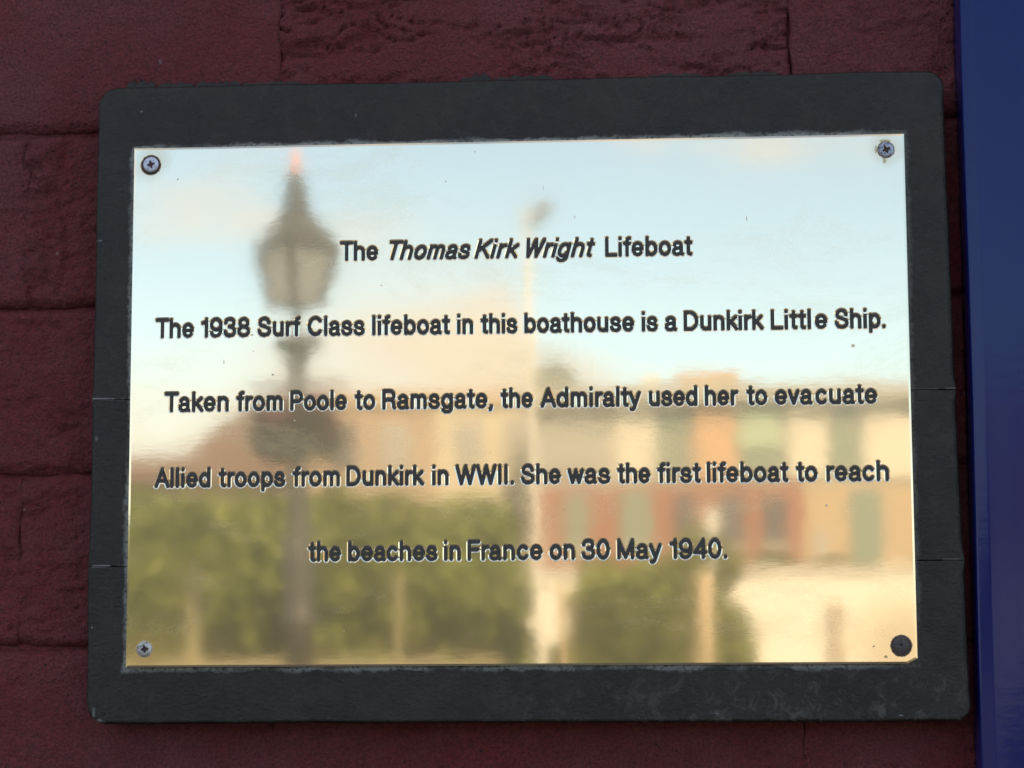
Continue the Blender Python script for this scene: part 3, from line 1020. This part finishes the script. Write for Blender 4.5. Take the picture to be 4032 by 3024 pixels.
def brick_mesh(L, Hh, seed, style, res, wx=0.0, wz=0.0, fixed_right=False, pl=1.0, pr=1.0):
    """front of a brick as a height field, painted over many times; origin at its centre, face towards -y"""
    nx, nz = max(4, int(L / res)), max(3, int(Hh / res))
    xs, zs = np.linspace(-L / 2, L / 2, nx + 1), np.linspace(-Hh / 2, Hh / 2, nz + 1)
    X, Z = np.meshgrid(xs, zs, indexing='ij')
    mm = 1000.0
    U, V = X * mm + seed * 37.1, Z * mm + seed * 11.7
    y = (fbm(U / 40, V / 22, seed) - 0.5) * 1.3 + (fbm(U / 9, V / 7, seed + 3) - 0.5) * 0.7 + (fbm(U / 3, V / 2.5, seed + 5, 3) - 0.5) * 0.25
    if style >= 1:                               # drag-faced: long torn creases
        warp = (fbm(U / 25, V / 25, seed + 9) - 0.5) * 14
        c = fbm(U / 26 + 0.0, (V + warp) / 4.6, seed + 11, 4, 0.55)
        crease = np.clip((0.44 - np.abs(c - 0.5) * 7.0), 0, 1) / 0.44
        m = np.clip((fbm(U / 38, V / 16, seed + 13) - 0.42) * 6, 0, 1)
        y += crease ** 1.5 * m * (2.6 if style == 1 else 1.3)
        y += np.clip(fbm(U / 14, V / 4.5, seed + 15, 4) - 0.58, 0, 1) * m * (11 if style == 1 else 6)
    # worn arrises
    ed = np.minimum((L / 2 - np.abs(X)), (Hh / 2 - np.abs(Z))) * mm
    wv = 1.2 + 2.0 * fbm(U / 16, V / 16, seed + 21)
    t = np.clip(1 - ed / (wv * 1.6), 0, 1)
    edx = (L / 2 - np.abs(X)) * mm
    edz = (Hh / 2 - np.abs(Z)) * mm
    tz = np.clip(1 - edz / (wv * 2.2), 0, 1)
    tx = np.clip(1 - edx / (wv * 1.3), 0, 1)
    y += np.maximum(tz ** 2 * (2.6 + 2.2 * fbm(U / 30, V / 12, seed + 33)), np.where(X < 0, pl, pr) * tx ** 2 * np.clip(3.6 * (fbm(U / 30, V / 9, seed + 35) - 0.22), 0.15, 3))
    if style == 3:                               # torn lump of mortar at the left end
        ml = np.clip(1 - (X + L / 2) * mm / 24, 0, 1)
        y += ml * (fbm(U / 5, V / 7, seed + 41, 4, .6) - 0.55) * 9 + np.exp(-(((X + L / 2) * mm - 17 - 3 * np.sin(V / 9)) / 1.3) ** 2) * 1.6 * (fbm(U / 9, V / 9, 7) > .42)
    # neighbouring bricks share wandering joints
    zw0, zw1 = bed_wave(X * mm + wx, round(wz - Hh * mm / 2)), bed_wave(X * mm + wx, round(wz + Hh * mm / 2))
    fz = Z / Hh + 0.5
    xw0, xw1 = perp_wave(Z * mm + wz, round(wx - L * mm / 2)), perp_wave(Z * mm + wz, round(wx + L * mm / 2))
    fx_ = X / L + 0.5
    if fixed_right:
        xw1 = xw1 * 0
    k_ = 1.0 if res < .005 else 0.0
    X = X + k_ * (xw0 * (1 - fx_) ** 3 + xw1 * fx_ ** 3) / mm
    Z = Z + k_ * (zw0 * (1 - fz) ** 2 + zw1 * fz ** 2) / mm
    Vt = np.stack([X, y / mm, Z], -1).reshape(-1, 3)
    idx = np.arange((nx + 1) * (nz + 1)).reshape(nx + 1, nz + 1)
    Fc = [(idx[i, j], idx[i + 1, j], idx[i + 1, j + 1], idx[i, j + 1]) for i in range(nx) for j in range(nz)]
    Vl = [tuple(v) for v in Vt]
    per = [idx[i, 0] for i in range(nx)] + [idx[nx, j] for j in range(nz)] + [idx[i, nz] for i in range(nx, 0, -1)] + [idx[0, j] for j in range(nz, 0, -1)]
    b_ = len(Vl)
    Vl += [(Vl[k][0], 0.0060, Vl[k][2]) for k in per]
    n = len(per)
    Fc += [(per[i], b_ + i, b_ + (i + 1) % n, per[(i + 1) % n]) for i in range(n)]
    return Vl, Fc


shared = {}
for r in range(len(beds) - 1):
    z0, z1 = beds[r], beds[r + 1]
    row = r - beds.index(129.2)                  # 0 = the course above the joint at 129 mm
    off = -110.0 if row % 2 == 0 else 7.2
    k0 = -6
    for k in range(k0, 3):
        xa = off + 234.4 * k
        xb = xa + 234.4
        if xa > FX * 1000 - 3:
            continue
        xb = min(xb, FX * 1000)
        if xb - xa < 12:
            continue
        strong = lambda x_: row == 0 and abs(x_ - 124) < 5
        gl, gx, gz = (0.3 if strong(xa) else -0.5), (0.3 if strong(xb) else -0.5) if xb < FX * 1000 else 0.2, 0.55
        L, Hh = (xb - xa - gl - gx) / 1000, (z1 - z0 - 2 * gz) / 1000
        cx, cz = (xa + gl + xb - gx) / 2000, (z0 + z1) / 2000
        vis = -0.27 < cx + L / 2 and abs(cz) < 0.22 and cx - L / 2 < 0.25
        seed = (r * 31 + k * 7) % 97
        if vis:
            style = 2
            if row == 0 and abs(cx - 0.007) < 0.03:
                style = 1
            elif row == 0 and cx < -0.11:
                style = 0
            elif row == -1 and xa < -200 and xb > -200:
                style = 3
            V_, F_ = brick_mesh(L, Hh, seed, style, 0.0013, cx * 1000, cz * 1000, xb >= FX * 1000, 1.3 if strong(xa) else 0.35, 1.3 if strong(xb) else 0.35)
            o = mesh('brick', V_, F_, M_BRICK, wall, (cx, Y0 + 0.0220 + random.uniform(-.0003, .0003), cz + PLZ), smooth=True)
        else:
            key = (round(L, 3), round(Hh, 3), seed % 3)
            if key not in shared:
                V_, F_ = brick_mesh(L, Hh, seed % 3, 2, 0.012)
                o = mesh('brick', V_, F_, M_BRICK, wall, (cx, Y0 + 0.0220, cz + PLZ), smooth=True)
                shared[key] = o.data
            else:
                o = bpy.data.objects.new('brick', shared[key])
                col.objects.link(o)
                o.parent = wall
                o.location = (cx, Y0 + 0.0220, cz + PLZ)

# smear of black board paint on the brick along the top of the board
for (xa, xb, h_) in ((-181, -168, 3.4), (-167, -150, 1.4), (-149, -128, 2.0), (-127, -100, 0.9), (-26, -12, 3.0), (-11, 16, 1.3), (60, 84, 0.8), (96, 118, 1.0)):
    n_ = 26
    top = []
    for i in range(n_ + 1):
        u_ = i / n_
        top.append(((xa + (xb - xa) * u_) / 1000, 0.1506 + h_ * (0.25 + 1.2 * random.random() * math.sin(PI * u_) ** .5) / 1000))
    MB().prism([(xb / 1000, 0.1440), (xa / 1000, 0.1440)] + top, 0.0208, 0.0235).build('paint_smear', M_BOARD, board)

# ------------------------------------------------------------------ blue door frame and door beside the board
door = empty('blue_boathouse_door', (FX, 0, 0))
tag(door, 'glossy blue painted door frame standing right of the black board', 'door frame')
prof = [(0.0, 0.0255), (0.0, 0.0030), (0.0003, 0.0021), (0.0010, 0.0017), (0.0048, 0.0003), (0.0054, 0.00006), (0.0062, 0.0), (0.105, 0.0), (0.108, 0.0015), (0.110, 0.004), (0.110, 0.0255)]
V, Fq = [], []
zs = [0.0 + 0.05 * i for i in range(52)]
for z in zs:
    for x, y in prof:
        jx = 0.00035 * math.sin(z * 23) * (1 if x < 0.02 else 0)
        V.append((x + jx, y, z))
n = len(prof)
for i in range(len(zs) - 1):
    for k in range(n - 1):
        Fq.append((i * n + k, i * n + k + 1, (i + 1) * n + k + 1, (i + 1) * n + k))
Fq.append(tuple(range(n)))
Fq.append(tuple(reversed(range((len(zs) - 1) * n, len(zs) * n))))
mesh('jamb', V, Fq, M_BLUE, door, smooth=True)
for i in range(8):
    MB().box(0.1115 + 0.120 * i, 0.1115 + 0.120 * i + 0.117, 0.010, 0.0252, 0.02, 2.45).build('door_board', M_BLUE, door)

# ------------------------------------------------------------------ the quay opposite, which the brass mirrors
ground = mesh('ground', [(-400, -400, 0), (400, -400, 0), (400, 400, 0), (-400, 400, 0)], [(0, 1, 2, 3)],
              simple('quay_paving', (0.13, 0.115, 0.095), 0.85, scale=0.8))
tag(ground, kind='structure')

M_IRON = simple('black_iron_paint', (0.055, 0.047, 0.04), 0.45)
M_GLASS = NT('milky_lamp_glass')
M_GLASS.set(Base_Color=(0.88, 0.87, 0.82), Roughness=0.3)
tr = M_GLASS.t.nodes.new('ShaderNodeBsdfTranslucent')
tr.inputs[0].default_value = (0.95, 0.94, 0.90, 1)
mx = M_GLASS.t.nodes.new('ShaderNodeMixShader')
mx.inputs[0].default_value = 0.85
M_GLASS.t.links.new(M_GLASS.b.outputs[0], mx.inputs[1])
M_GLASS.t.links.new(tr.outputs[0], mx.inputs[2])
M_GLASS.t.links.new(mx.outputs[0], M_GLASS.out.inputs[0])
M_GLASS = M_GLASS.m
M_COPPER = simple('copper_finial', (0.80, 0.34, 0.22), 0.6)

lamp = empty('street_lamp', (-2.09, -13.0, 0), (0, math.radians(-1.0), 0))
tag(lamp, 'black Victorian style street lamp with copper tip and milky tapering lantern, mirrored in the brass', 'street lamp')
MB().lathe([(.17, 0), (.17, .22), (.145, .26), (.135, .8), (.15, .86), (.105, .95), (.095, 1.7)], 16).build('base', M_IRON, lamp, True)
MB().lathe([(.095, 1.70), (.10, 1.92), (.135, 1.97), (.10, 2.03), (.095, 2.08), (.105, 2.33), (.095, 2.42), (.070, 2.55), (.060, 2.9), (.045, 3.48)], 16).build('post', M_IRON, lamp, True)
MB().lathe([(.045, 3.48), (.05, 3.53), (.08, 3.58), (.15, 3.64), (.155, 3.67), (.06, 3.70)], 16).build('bracket', M_IRON, lamp, True)
MB().tube((-.30, 0, 3.40), (.30, 0, 3.40), .014).build('ladder_bar', M_IRON, lamp)
fr = MB()
R0, R1, Z0, Z1 = 0.145, 0.245, 3.87, 4.24
fr.lathe([(.03, 3.69), (.022, 3.72), (.022, 3.85), (R0 - .01, 3.865), (R0 + .01, Z0), (R0 - .02, Z0 + .02)], 4, rot=0)
fr.lathe([(R1 - .02, Z1 - .02), (R1 + .02, Z1 - .015), (R1 + .02, Z1 + .02), (R1 - .04, Z1 + .02)], 4, rot=0)
for k in range(4):
    a = PI / 2 * k
    fr.tube((R0 * math.cos(a), R0 * math.sin(a), Z0), (R1 * math.cos(a), R1 * math.sin(a), Z1), .030)
fr.build('lantern_frame', M_IRON, lamp)
for k in range(4):
    a, c = PI / 2 * k, PI / 2 * (k + 1)
    r0, r1 = R0 - .012, R1 - .012
    mesh('pane', [(r0 * math.cos(a), r0 * math.sin(a), Z0), (r0 * math.cos(c), r0 * math.sin(c), Z0), (r1 * math.cos(c), r1 * math.sin(c), Z1), (r1 * math.cos(a), r1 * math.sin(a), Z1)], [(0, 1, 2, 3)], M_GLASS, lamp)
MB().lathe([(R1 + .02, Z1 + .02), (.205, 4.32), (.14, 4.385), (.095, 4.45), (.075, 4.56), (.055, 4.66), (.03, 4.69)], 4, rot=0).build('lantern_roof', M_IRON, lamp)
MB().lathe([(.032, 4.69), (.038, 4.72), (.026, 4.76), (.03, 4.79), (.018, 4.83), (.004, 4.88)], 10).build('finial', M_COPPER, lamp, True)

M_LEAF_D = mat_leaf('dark_green_leaves', (0.160, 0.180, 0.026), (0.34, 0.365, 0.070))
M_LEAF_B = mat_leaf('bush_leaves', (0.10, 0.128, 0.016), (0.24, 0.265, 0.045))
M_PETAL = mat_leaf('red_petals', (0.42, 0.04, 0.09), (0.55, 0.20, 0.26))
M_BLEAF = mat_leaf('basket_leaves', (0.055, 0.028, 0.030), (0.12, 0.06, 0.05))
M_BARK = simple('bark', (0.10, 0.075, 0.05), 0.9)


def leaves(name, pts, size, m, parent=None, seed=1):
    """one quad per point, turned at random"""
    g = np.random.default_rng(seed)
    n = len(pts)
    a = g.normal(size=(n, 3))
    a /= np.linalg.norm(a, axis=1)[:, None]
    b_ = g.normal(size=(n, 3))
    b_ -= (b_ * a).sum(1)[:, None] * a
    b_ /= np.linalg.norm(b_, axis=1)[:, None]
    s = size * g.uniform(.6, 1.3, n)[:, None]
    a, b_ = a * s, b_ * s * .6
    V = np.stack([pts - a, pts - b_, pts + a, pts + b_], 1).reshape(-1, 3)
    me = bpy.data.meshes.new(name)
    me.vertices.add(4 * n)
    me.vertices.foreach_set('co', V.ravel())
    me.loops.add(4 * n)
    me.loops.foreach_set('vertex_index', np.arange(4 * n, dtype=np.int32))
    me.polygons.add(n)
    me.polygons.foreach_set('loop_start', np.arange(0, 4 * n, 4, dtype=np.int32))
    me.update(calc_edges=True)
    me.materials.append(m)
    o = bpy.data.objects.new(name, me)
    col.objects.link(o)
    o.parent = parent
    return o


def blob_pts(clumps, n, seed):
    g = np.random.default_rng(seed)
    w_ = np.array([c[3] * c[4] * c[5] for c in clumps])
    ks = g.choice(len(clumps), n, p=w_ / w_.sum())
    C = np.array(clumps)[ks]
    d = g.normal(size=(n, 3))
    d /= np.linalg.norm(d, axis=1)[:, None]
    r = g.uniform(0.55, 1.0, n)[:, None] ** 0.6
    return C[:, :3] + d * r * C[:, 3:6]


for bx in (-0.13, 0.13):
    bk = empty('hanging_basket', (-2.155 + bx, -13.0, 3.06))
    tag(bk, 'flower basket hanging on the %s side of the mirrored street lamp' % ('left' if bx < 0 else 'right'), 'hanging basket', 'flower baskets on the street lamp')
    MB().lathe([(.06, -.13), (.12, -.09), (.16, 0), (.17, .06)], 14).build('bowl', simple('coir_liner', (0.035, 0.025, 0.02), 0.95), bk)
    cl = [(random.uniform(-.12, .12), random.uniform(-.12, .12), random.uniform(-.04, .20), .08, .08, .08) for _ in range(14)]
    leaves('foliage', blob_pts(cl, 900, 3), .028, M_BLEAF, bk, 4)
    fl = leaves('flower', blob_pts([(c[0], c[1], c[2] + .08, .06, .06, .05) for c in cl[:7]], 130 if bx < 0 else 90, 5), .03, M_PETAL, bk, 6)
    fl['kind'] = 'stuff'
    MB().tube((0, 0, .05), (-bx * .15, 0, .345), .006).build('hanger', M_IRON, bk)

# pale pole with a lamp head
pole = empty('lighting_pole', (-0.80, -16.0, 0), (0, math.radians(-1.6), 0))
tag(pole, 'tall cream painted pole with small grey lamp head, mirrored in the brass', 'pole')
M_CREAM = simple('cream_paint', (0.58, 0.53, 0.42), 0.6, var=0.05)
M_GREYM = simple('grey_metal', (0.22, 0.22, 0.22), 0.5)
MB().lathe([(.075, 0), (.075, 1.2), (.040, 1.25), (.022, 5.08)], 12).build('shaft', M_CREAM, pole, True)
MB().tube((0, 0, 5.05), (.10, 0, 5.02), .02).build('arm', M_GREYM, pole)
MB().prism([(.04, 4.93), (.10, 4.97), (.20, 5.06), (.19, 5.12), (.10, 5.09), (.03, 5.02)], -.09, .09).build('lamp_head', M_GREYM, pole)

M_WOOD = simple('weathered_timber', (0.50, 0.37, 0.20), 0.8, var=0.2)
M_WOODG = simple('hedge_toned_timber', (0.36, 0.30, 0.14), 0.8, var=0.2)  # tone moved towards the hedge so these posts show fainter
M_WOODD = simple('brown_timber', (0.34, 0.24, 0.15), 0.8)
k_ = 0
for x, y, r, h_, m, lab in ((-1.77, -15, .024, 2.36, M_WOODG, 'thin tan timber post before the hedge, left of the white gap'),
                            (-3.17, -15, .05, 2.40, M_WOODG, 'tan timber post before the hedge, leftmost in the reflection'),
                            (0.31, -15, .066, 2.36, M_WOOD, 'thick tan timber post in front of the round bush'),
                            (-0.60, -15, .03, 2.28, M_WOOD, 'leaning tan timber post beside the cream pole'),
                            (1.19, -15, .055, 2.12, M_WOODD, 'brown timber post in front of the white wall')):
    o = MB().lathe([(r, 0), (r, h_ - .05), (r * .8, h_), (.004, h_ + .01)], 10).build('timber_post', m, None, True, (x, y, 0))
    tag(o, lab, 'post', 'timber posts along the quay')
    if 'leaning' in lab:
        o.rotation_euler = (0, math.radians(-1.2), 0)
sb = MB().box(-.045, .045, -.02, .02, 2.64, 2.78)
sb.tube((0, 0, 0), (0, 0, 2.66), .012)
tag(sb.build('quay_marker', simple('white_paint', (0.75, 0.72, 0.6), 0.5), None, False, (0.37, -15.2, 0)), 'small white marker on a thin rod above the round bush', 'marker')

# hedge and bush
hedge = empty('hedge', (-7.5, -24.5, 0))
tag(hedge, 'long green hedge mirrored along the lower left of the brass', 'hedge')
g = np.random.default_rng(11)
cl = []
for i in range(620):
    x = g.uniform(-15, 5.75)
    z = g.uniform(.4, 3.42)
    cl.append((x, g.uniform(-.9, .9), z, g.uniform(.35, .6), g.uniform(.3, .6), g.uniform(.3, .5)))
cl += [(x_, 0, z_, .35, .4, .35) for x_ in (5.75, 5.9) for z_ in (.5, 1.0, 1.5, 1.9)]
cl += [(x_, g.uniform(-.5, .5), 3.15 + g.uniform(-.12, .12), .5, .5, .5) for x_ in np.arange(-14.9, 5.8, .33)]
leaves('foliage', blob_pts(cl, 180000, 12), .11, M_LEAF_D, hedge, 13)
st = MB()
for i in range(22):
    x = -14.6 + i * .95
    st.tube((x, 0, 0), (x + random.uniform(-.2, .2), random.uniform(-.2, .2), 1.9), .06, .03)
    st.tube((x, 0, .9), (x + random.uniform(-.5, .5), random.uniform(-.4, .4), 2.7), .035, .012)
st.build('stem', M_BARK, hedge)

bush = empty('round_bush', (0.05, -20.0, 0))
tag(bush, 'rounded green bush mirrored between the white gap and the white wall', 'bush')
cl = []
for i in range(110):
    x = g.uniform(-.78, .78)
    top = 2.78 - .1 * abs(x) - max(0, x - .25) * .9
    z = g.uniform(.3, top - .3)
    cl.append((x * (1.0 if z < 2.0 else .9), g.uniform(-.6, .6), z, .26, .28, .28))
cl += [(-.86, 0, z_, .22, .25, .25) for z_ in (.6, 1.0, 1.4, 1.75)]
cl += [(.30, 0, 2.72, .25, .25, .26), (.42, 0, 2.62, .25, .25, .26)]
leaves('foliage', blob_pts(cl, 50000, 22), .075, M_LEAF_D, bush, 23)
st = MB()
for i in range(6):
    st.tube((random.uniform(-.15, .15), random.uniform(-.1, .1), 0), (random.uniform(-.6, .6), random.uniform(-.3, .3), 2.1), .05, .015)
st.build('stem', M_BARK, bush)

ww = MB().box(-2.75, 16, -34.3, -34.0, 0, 3.25)
ww = ww.build('white_rendered_wall', simple('white_render', (0.72, 0.66, 0.52), 0.8, var=0.06, scale=1.2))
tag(ww, 'long sunlit white rendered wall mirrored at the lower right of the brass', 'wall')
cp = MB().box(-2.80, 16.05, -34.36, -33.94, 3.251, 3.33).build('coping', simple('pale_coping', (0.66, 0.60, 0.48), 0.8), ww)

bx_h = empty('added_hedge', (8.2, -30.0, 0))  # unseen hedge added to end the white wall's reflection in the blue paint
tag(bx_h, 'added dark green hedge, unseen, masking the foot of the white rendered wall', 'hedge')
cl = [(g.uniform(-5.6, 8), g.uniform(-.3, .3), g.uniform(.2, 1.25), .35, .3, .3) for _ in range(150)]
leaves('foliage', blob_pts(cl, 30000, 42), .08, M_LEAF_B, bx_h, 43)
st = MB()
for i in range(14):
    st.tube((-5.4 + i, 0, 0), (-5.4 + i, .05, 1.1), .04, .02)
st.build('stem', M_BARK, bx_h)
shr = empty('low_shrubs', (4.6, -38.0, 0))
tag(shr, 'olive green shrubs mirrored just above the white wall at the right', 'shrubs')
cl = [(g.uniform(-3.6, 9), g.uniform(-.6, .6), g.uniform(.5, 3.45), .5, .5, .45) for _ in range(130)]
leaves('foliage', blob_pts(cl, 26000, 32), .11, M_LEAF_B, shr, 33)
st = MB()
for i in range(13):
    st.tube((-3.5 + i, 0, 0), (-3.4 + i, .1, 2.6), .06, .02)
st.build('stem', M_BARK, shr)
lw = MB().box(-24, -1.55, -21.6, -21.35, 0, 1.80).build('sandstone_garden_wall', simple('sandstone', (0.34, 0.28, 0.15), 0.85, scale=1.5))
tag(lw, 'low tan garden wall mirrored along the bottom left edge of the brass', 'wall')
MB().box(-24.05, -1.50, -21.65, -21.30, 1.801, 1.86).build('coping', simple('sandstone_coping', (0.38, 0.31, 0.17), 0.85), lw)

# the two buildings beyond
M_BK = simple('terracotta_brick', (0.31, 0.13, 0.08), 0.85, var=0.12, scale=2)
M_CR = simple('cream_panel', (0.62, 0.56, 0.42), 0.7, var=0.04)
M_OR = simple('orange_panel', (0.56, 0.34, 0.18), 0.7, var=0.04)
M_GG = simple('grey_green_glass', (0.22, 0.25, 0.18), 0.25, var=0.15)
M_GL = simple('light_green_panel', (0.40, 0.47, 0.31), 0.5, var=0.05)
M_DW = simple('dark_window', (0.10, 0.085, 0.085), 0.2)
M_GY = simple('grey_render', (0.38, 0.35, 0.28), 0.8)
M_PE = simple('peach_render', (0.46, 0.33, 0.19), 0.8, var=0.08)

rb = empty('quay_apartments', (4.0, -45, 0))
tag(rb, 'quay apartments with cream and orange upper panels over terracotta brick, mirrored at the right', 'building')
X0 = -4.0
MB().box(-2.6 + X0, 2.75 + X0, -8, -.2, 0, 5.50).build('brick_storey', M_BK, rb)
MB().box(2.752 + X0, 16 + X0, -8, -.2, 0, 5.50).build('rendered_storey', M_PE, rb)
MB().box(-2.6 + X0, 16 + X0, -8, -.25, 5.502, 7.10).build('upper_storey', M_GY, rb)
MB().box(-2.8 + X0, 16.2 + X0, -8.2, .15, 7.102, 7.40).build('eaves', M_GY, rb)
rfm = MB().box(-2.5 + X0, 16 + X0, -8, -.3, 7.402, 7.50).build('roof', M_GY, rb)
MB().box(.28 + X0, 1.55 + X0, -1.5, -.5, 7.505, 7.78).build('parapet', M_PE, rfm)
MB().box(-.36 + X0, -.06 + X0, -1.0, -.5, 7.505, 7.72).build('chimney', M_CR, rfm)
x = 2.44
pn = [(-2.3, -1.2, M_GY, 5.75, 7.0), (-.98, -.12, M_CR, 5.70, 7.08), (-.09, .56, M_GG, 5.60, 7.05), (.60, 1.45, M_OR, 5.60, 7.09), (1.49, 2.33, M_GL, 6.25, 7.02), (1.49, 2.33, M_GG, 5.6, 6.23), (2.46, 3.24, M_CR, 5.6, 7.08), (3.28, 3.85, M_GG, 5.6, 7.05), (3.89, 5.6, M_CR, 5.6, 7.08)]
for r in range(3):
    o_ = 5.7 + r * 3.3
    pn += [(o_, o_ + .7, M_GG, 5.6, 7.05), (o_ + .75, o_ + 1.6, M_OR, 5.6, 7.08), (o_ + 1.65, o_ + 2.4, M_GG, 5.6, 7.02), (o_ + 2.45, o_ + 3.2, M_CR, 5.6, 7.08)]
for a, b2, m, za, zb_ in pn:
    nm = 'window' if m in (M_GG,) else 'panel'
    MB().box(a + X0, b2 + X0, -.249, -.16 if nm == 'panel' else -.22, za, zb_).build(nm, m, rb)
for a, b2, za, zb_, m in ((-1.95, -1.45, 4.2, 5.35, M_GG), (-.83, -.21, 4.3, 5.38, M_GG), (.25, .62, 4.35, 5.3, M_DW), (1.06, 1.55, 4.35, 5.32, M_DW), (1.95, 2.42, 4.35, 5.25, M_DW), (3.62, 4.25, 3.9, 5.35, M_GG), (5.4, 6.1, 3.9, 5.3, M_DW), (7.6, 8.2, 3.9, 5.3, M_GG),
                          (2.95, 3.2, 4.2, 4.6, M_GY)):
    f_ = MB().box(a + X0, b2 + X0, -.199, -.17, za, zb_).build('window', m, rb)
    MB().box(a - .05 + X0, b2 + .05 + X0, -.169, -.10, za - .08, za - .002).build('sill', M_CR, f_)

lb = empty('tan_townhouse', (-5.2, -50, 0))
tag(lb, 'tan rendered townhouse with a pale parapet, mirrored left of centre above the hedge', 'building')
X0 = 5.2
M_TAN = simple('tan_render', (0.40, 0.29, 0.19), 0.85, var=0.15, scale=0.7)
M_TANL = simple('pale_render', (0.55, 0.47, 0.33), 0.85, var=0.1, scale=0.7)
MB().box(-7.8 + X0, -4.95 + X0, -9, 0, 0, 7.72).build('wall', M_TAN, lb)
MB().box(-4.948 + X0, -2.2 + X0, -9, 0, 0, 7.72).build('wall', M_TANL, lb)
MB().box(-7.9 + X0, -2.1 + X0, -9, .12, 7.722, 8.02).build('parapet', M_PE, lb)
rf2 = MB().box(-7.6 + X0, -2.4 + X0, -8.8, -.3, 8.022, 8.10).build('roof', M_GY, lb)
MB().prism([(-2.95 + X0, 8.02), (-1.75 + X0, 8.02), (-1.9 + X0, 8.5), (-2.3 + X0, 8.85), (-2.75 + X0, 8.72)], -2.6, -1.4).build('dormer', simple('dormer_lead', (0.16, 0.17, 0.13), 0.7), rf2)
for a, za, w2, h2, m in ((-7.3, 6.3, .6, 1.0, M_DW), (-6.1, 6.3, .6, 1.0, M_GY), (-4.5, 6.4, .55, 1.0, M_GY), (-3.4, 6.4, .55, 1.0, M_GY), (-7.3, 4.2, .6, 1.1, M_DW), (-6.1, 4.2, .6, 1.1, M_DW)):
    MB().box(a + X0, a + w2 + X0, .001, .05, za, za + h2).build('window', m, lb)
MB().box(-2.6 + X0, -2.25 + X0, .002, .25, 5.7, 6.85).build('shutter', simple('red_paint', (0.50, 0.08, 0.06), 0.6), lb)

cot = empty('brown_roofed_house', (-14, -49, 0))
tag(cot, 'low house with a brown sloping roof, mirrored at the left behind the lamp', 'building')
X0 = 14
MB().box(-26 + X0, -7.85 + X0, -8, 0, 0, 6.0).build('wall', M_TAN, cot)
MB().prism([(-26.3 + X0, 6.002), (-7.86 + X0, 6.002), (-7.86 + X0, 7.9), (-8.7 + X0, 7.75), (-10.2 + X0, 6.55), (-26.3 + X0, 6.40)], -8.2, .3).build('roof', simple('brown_tiles', (0.20, 0.125, 0.095), 0.85), cot)
print('letters', len(letter_jobs), 'plate tris', len(fixed))
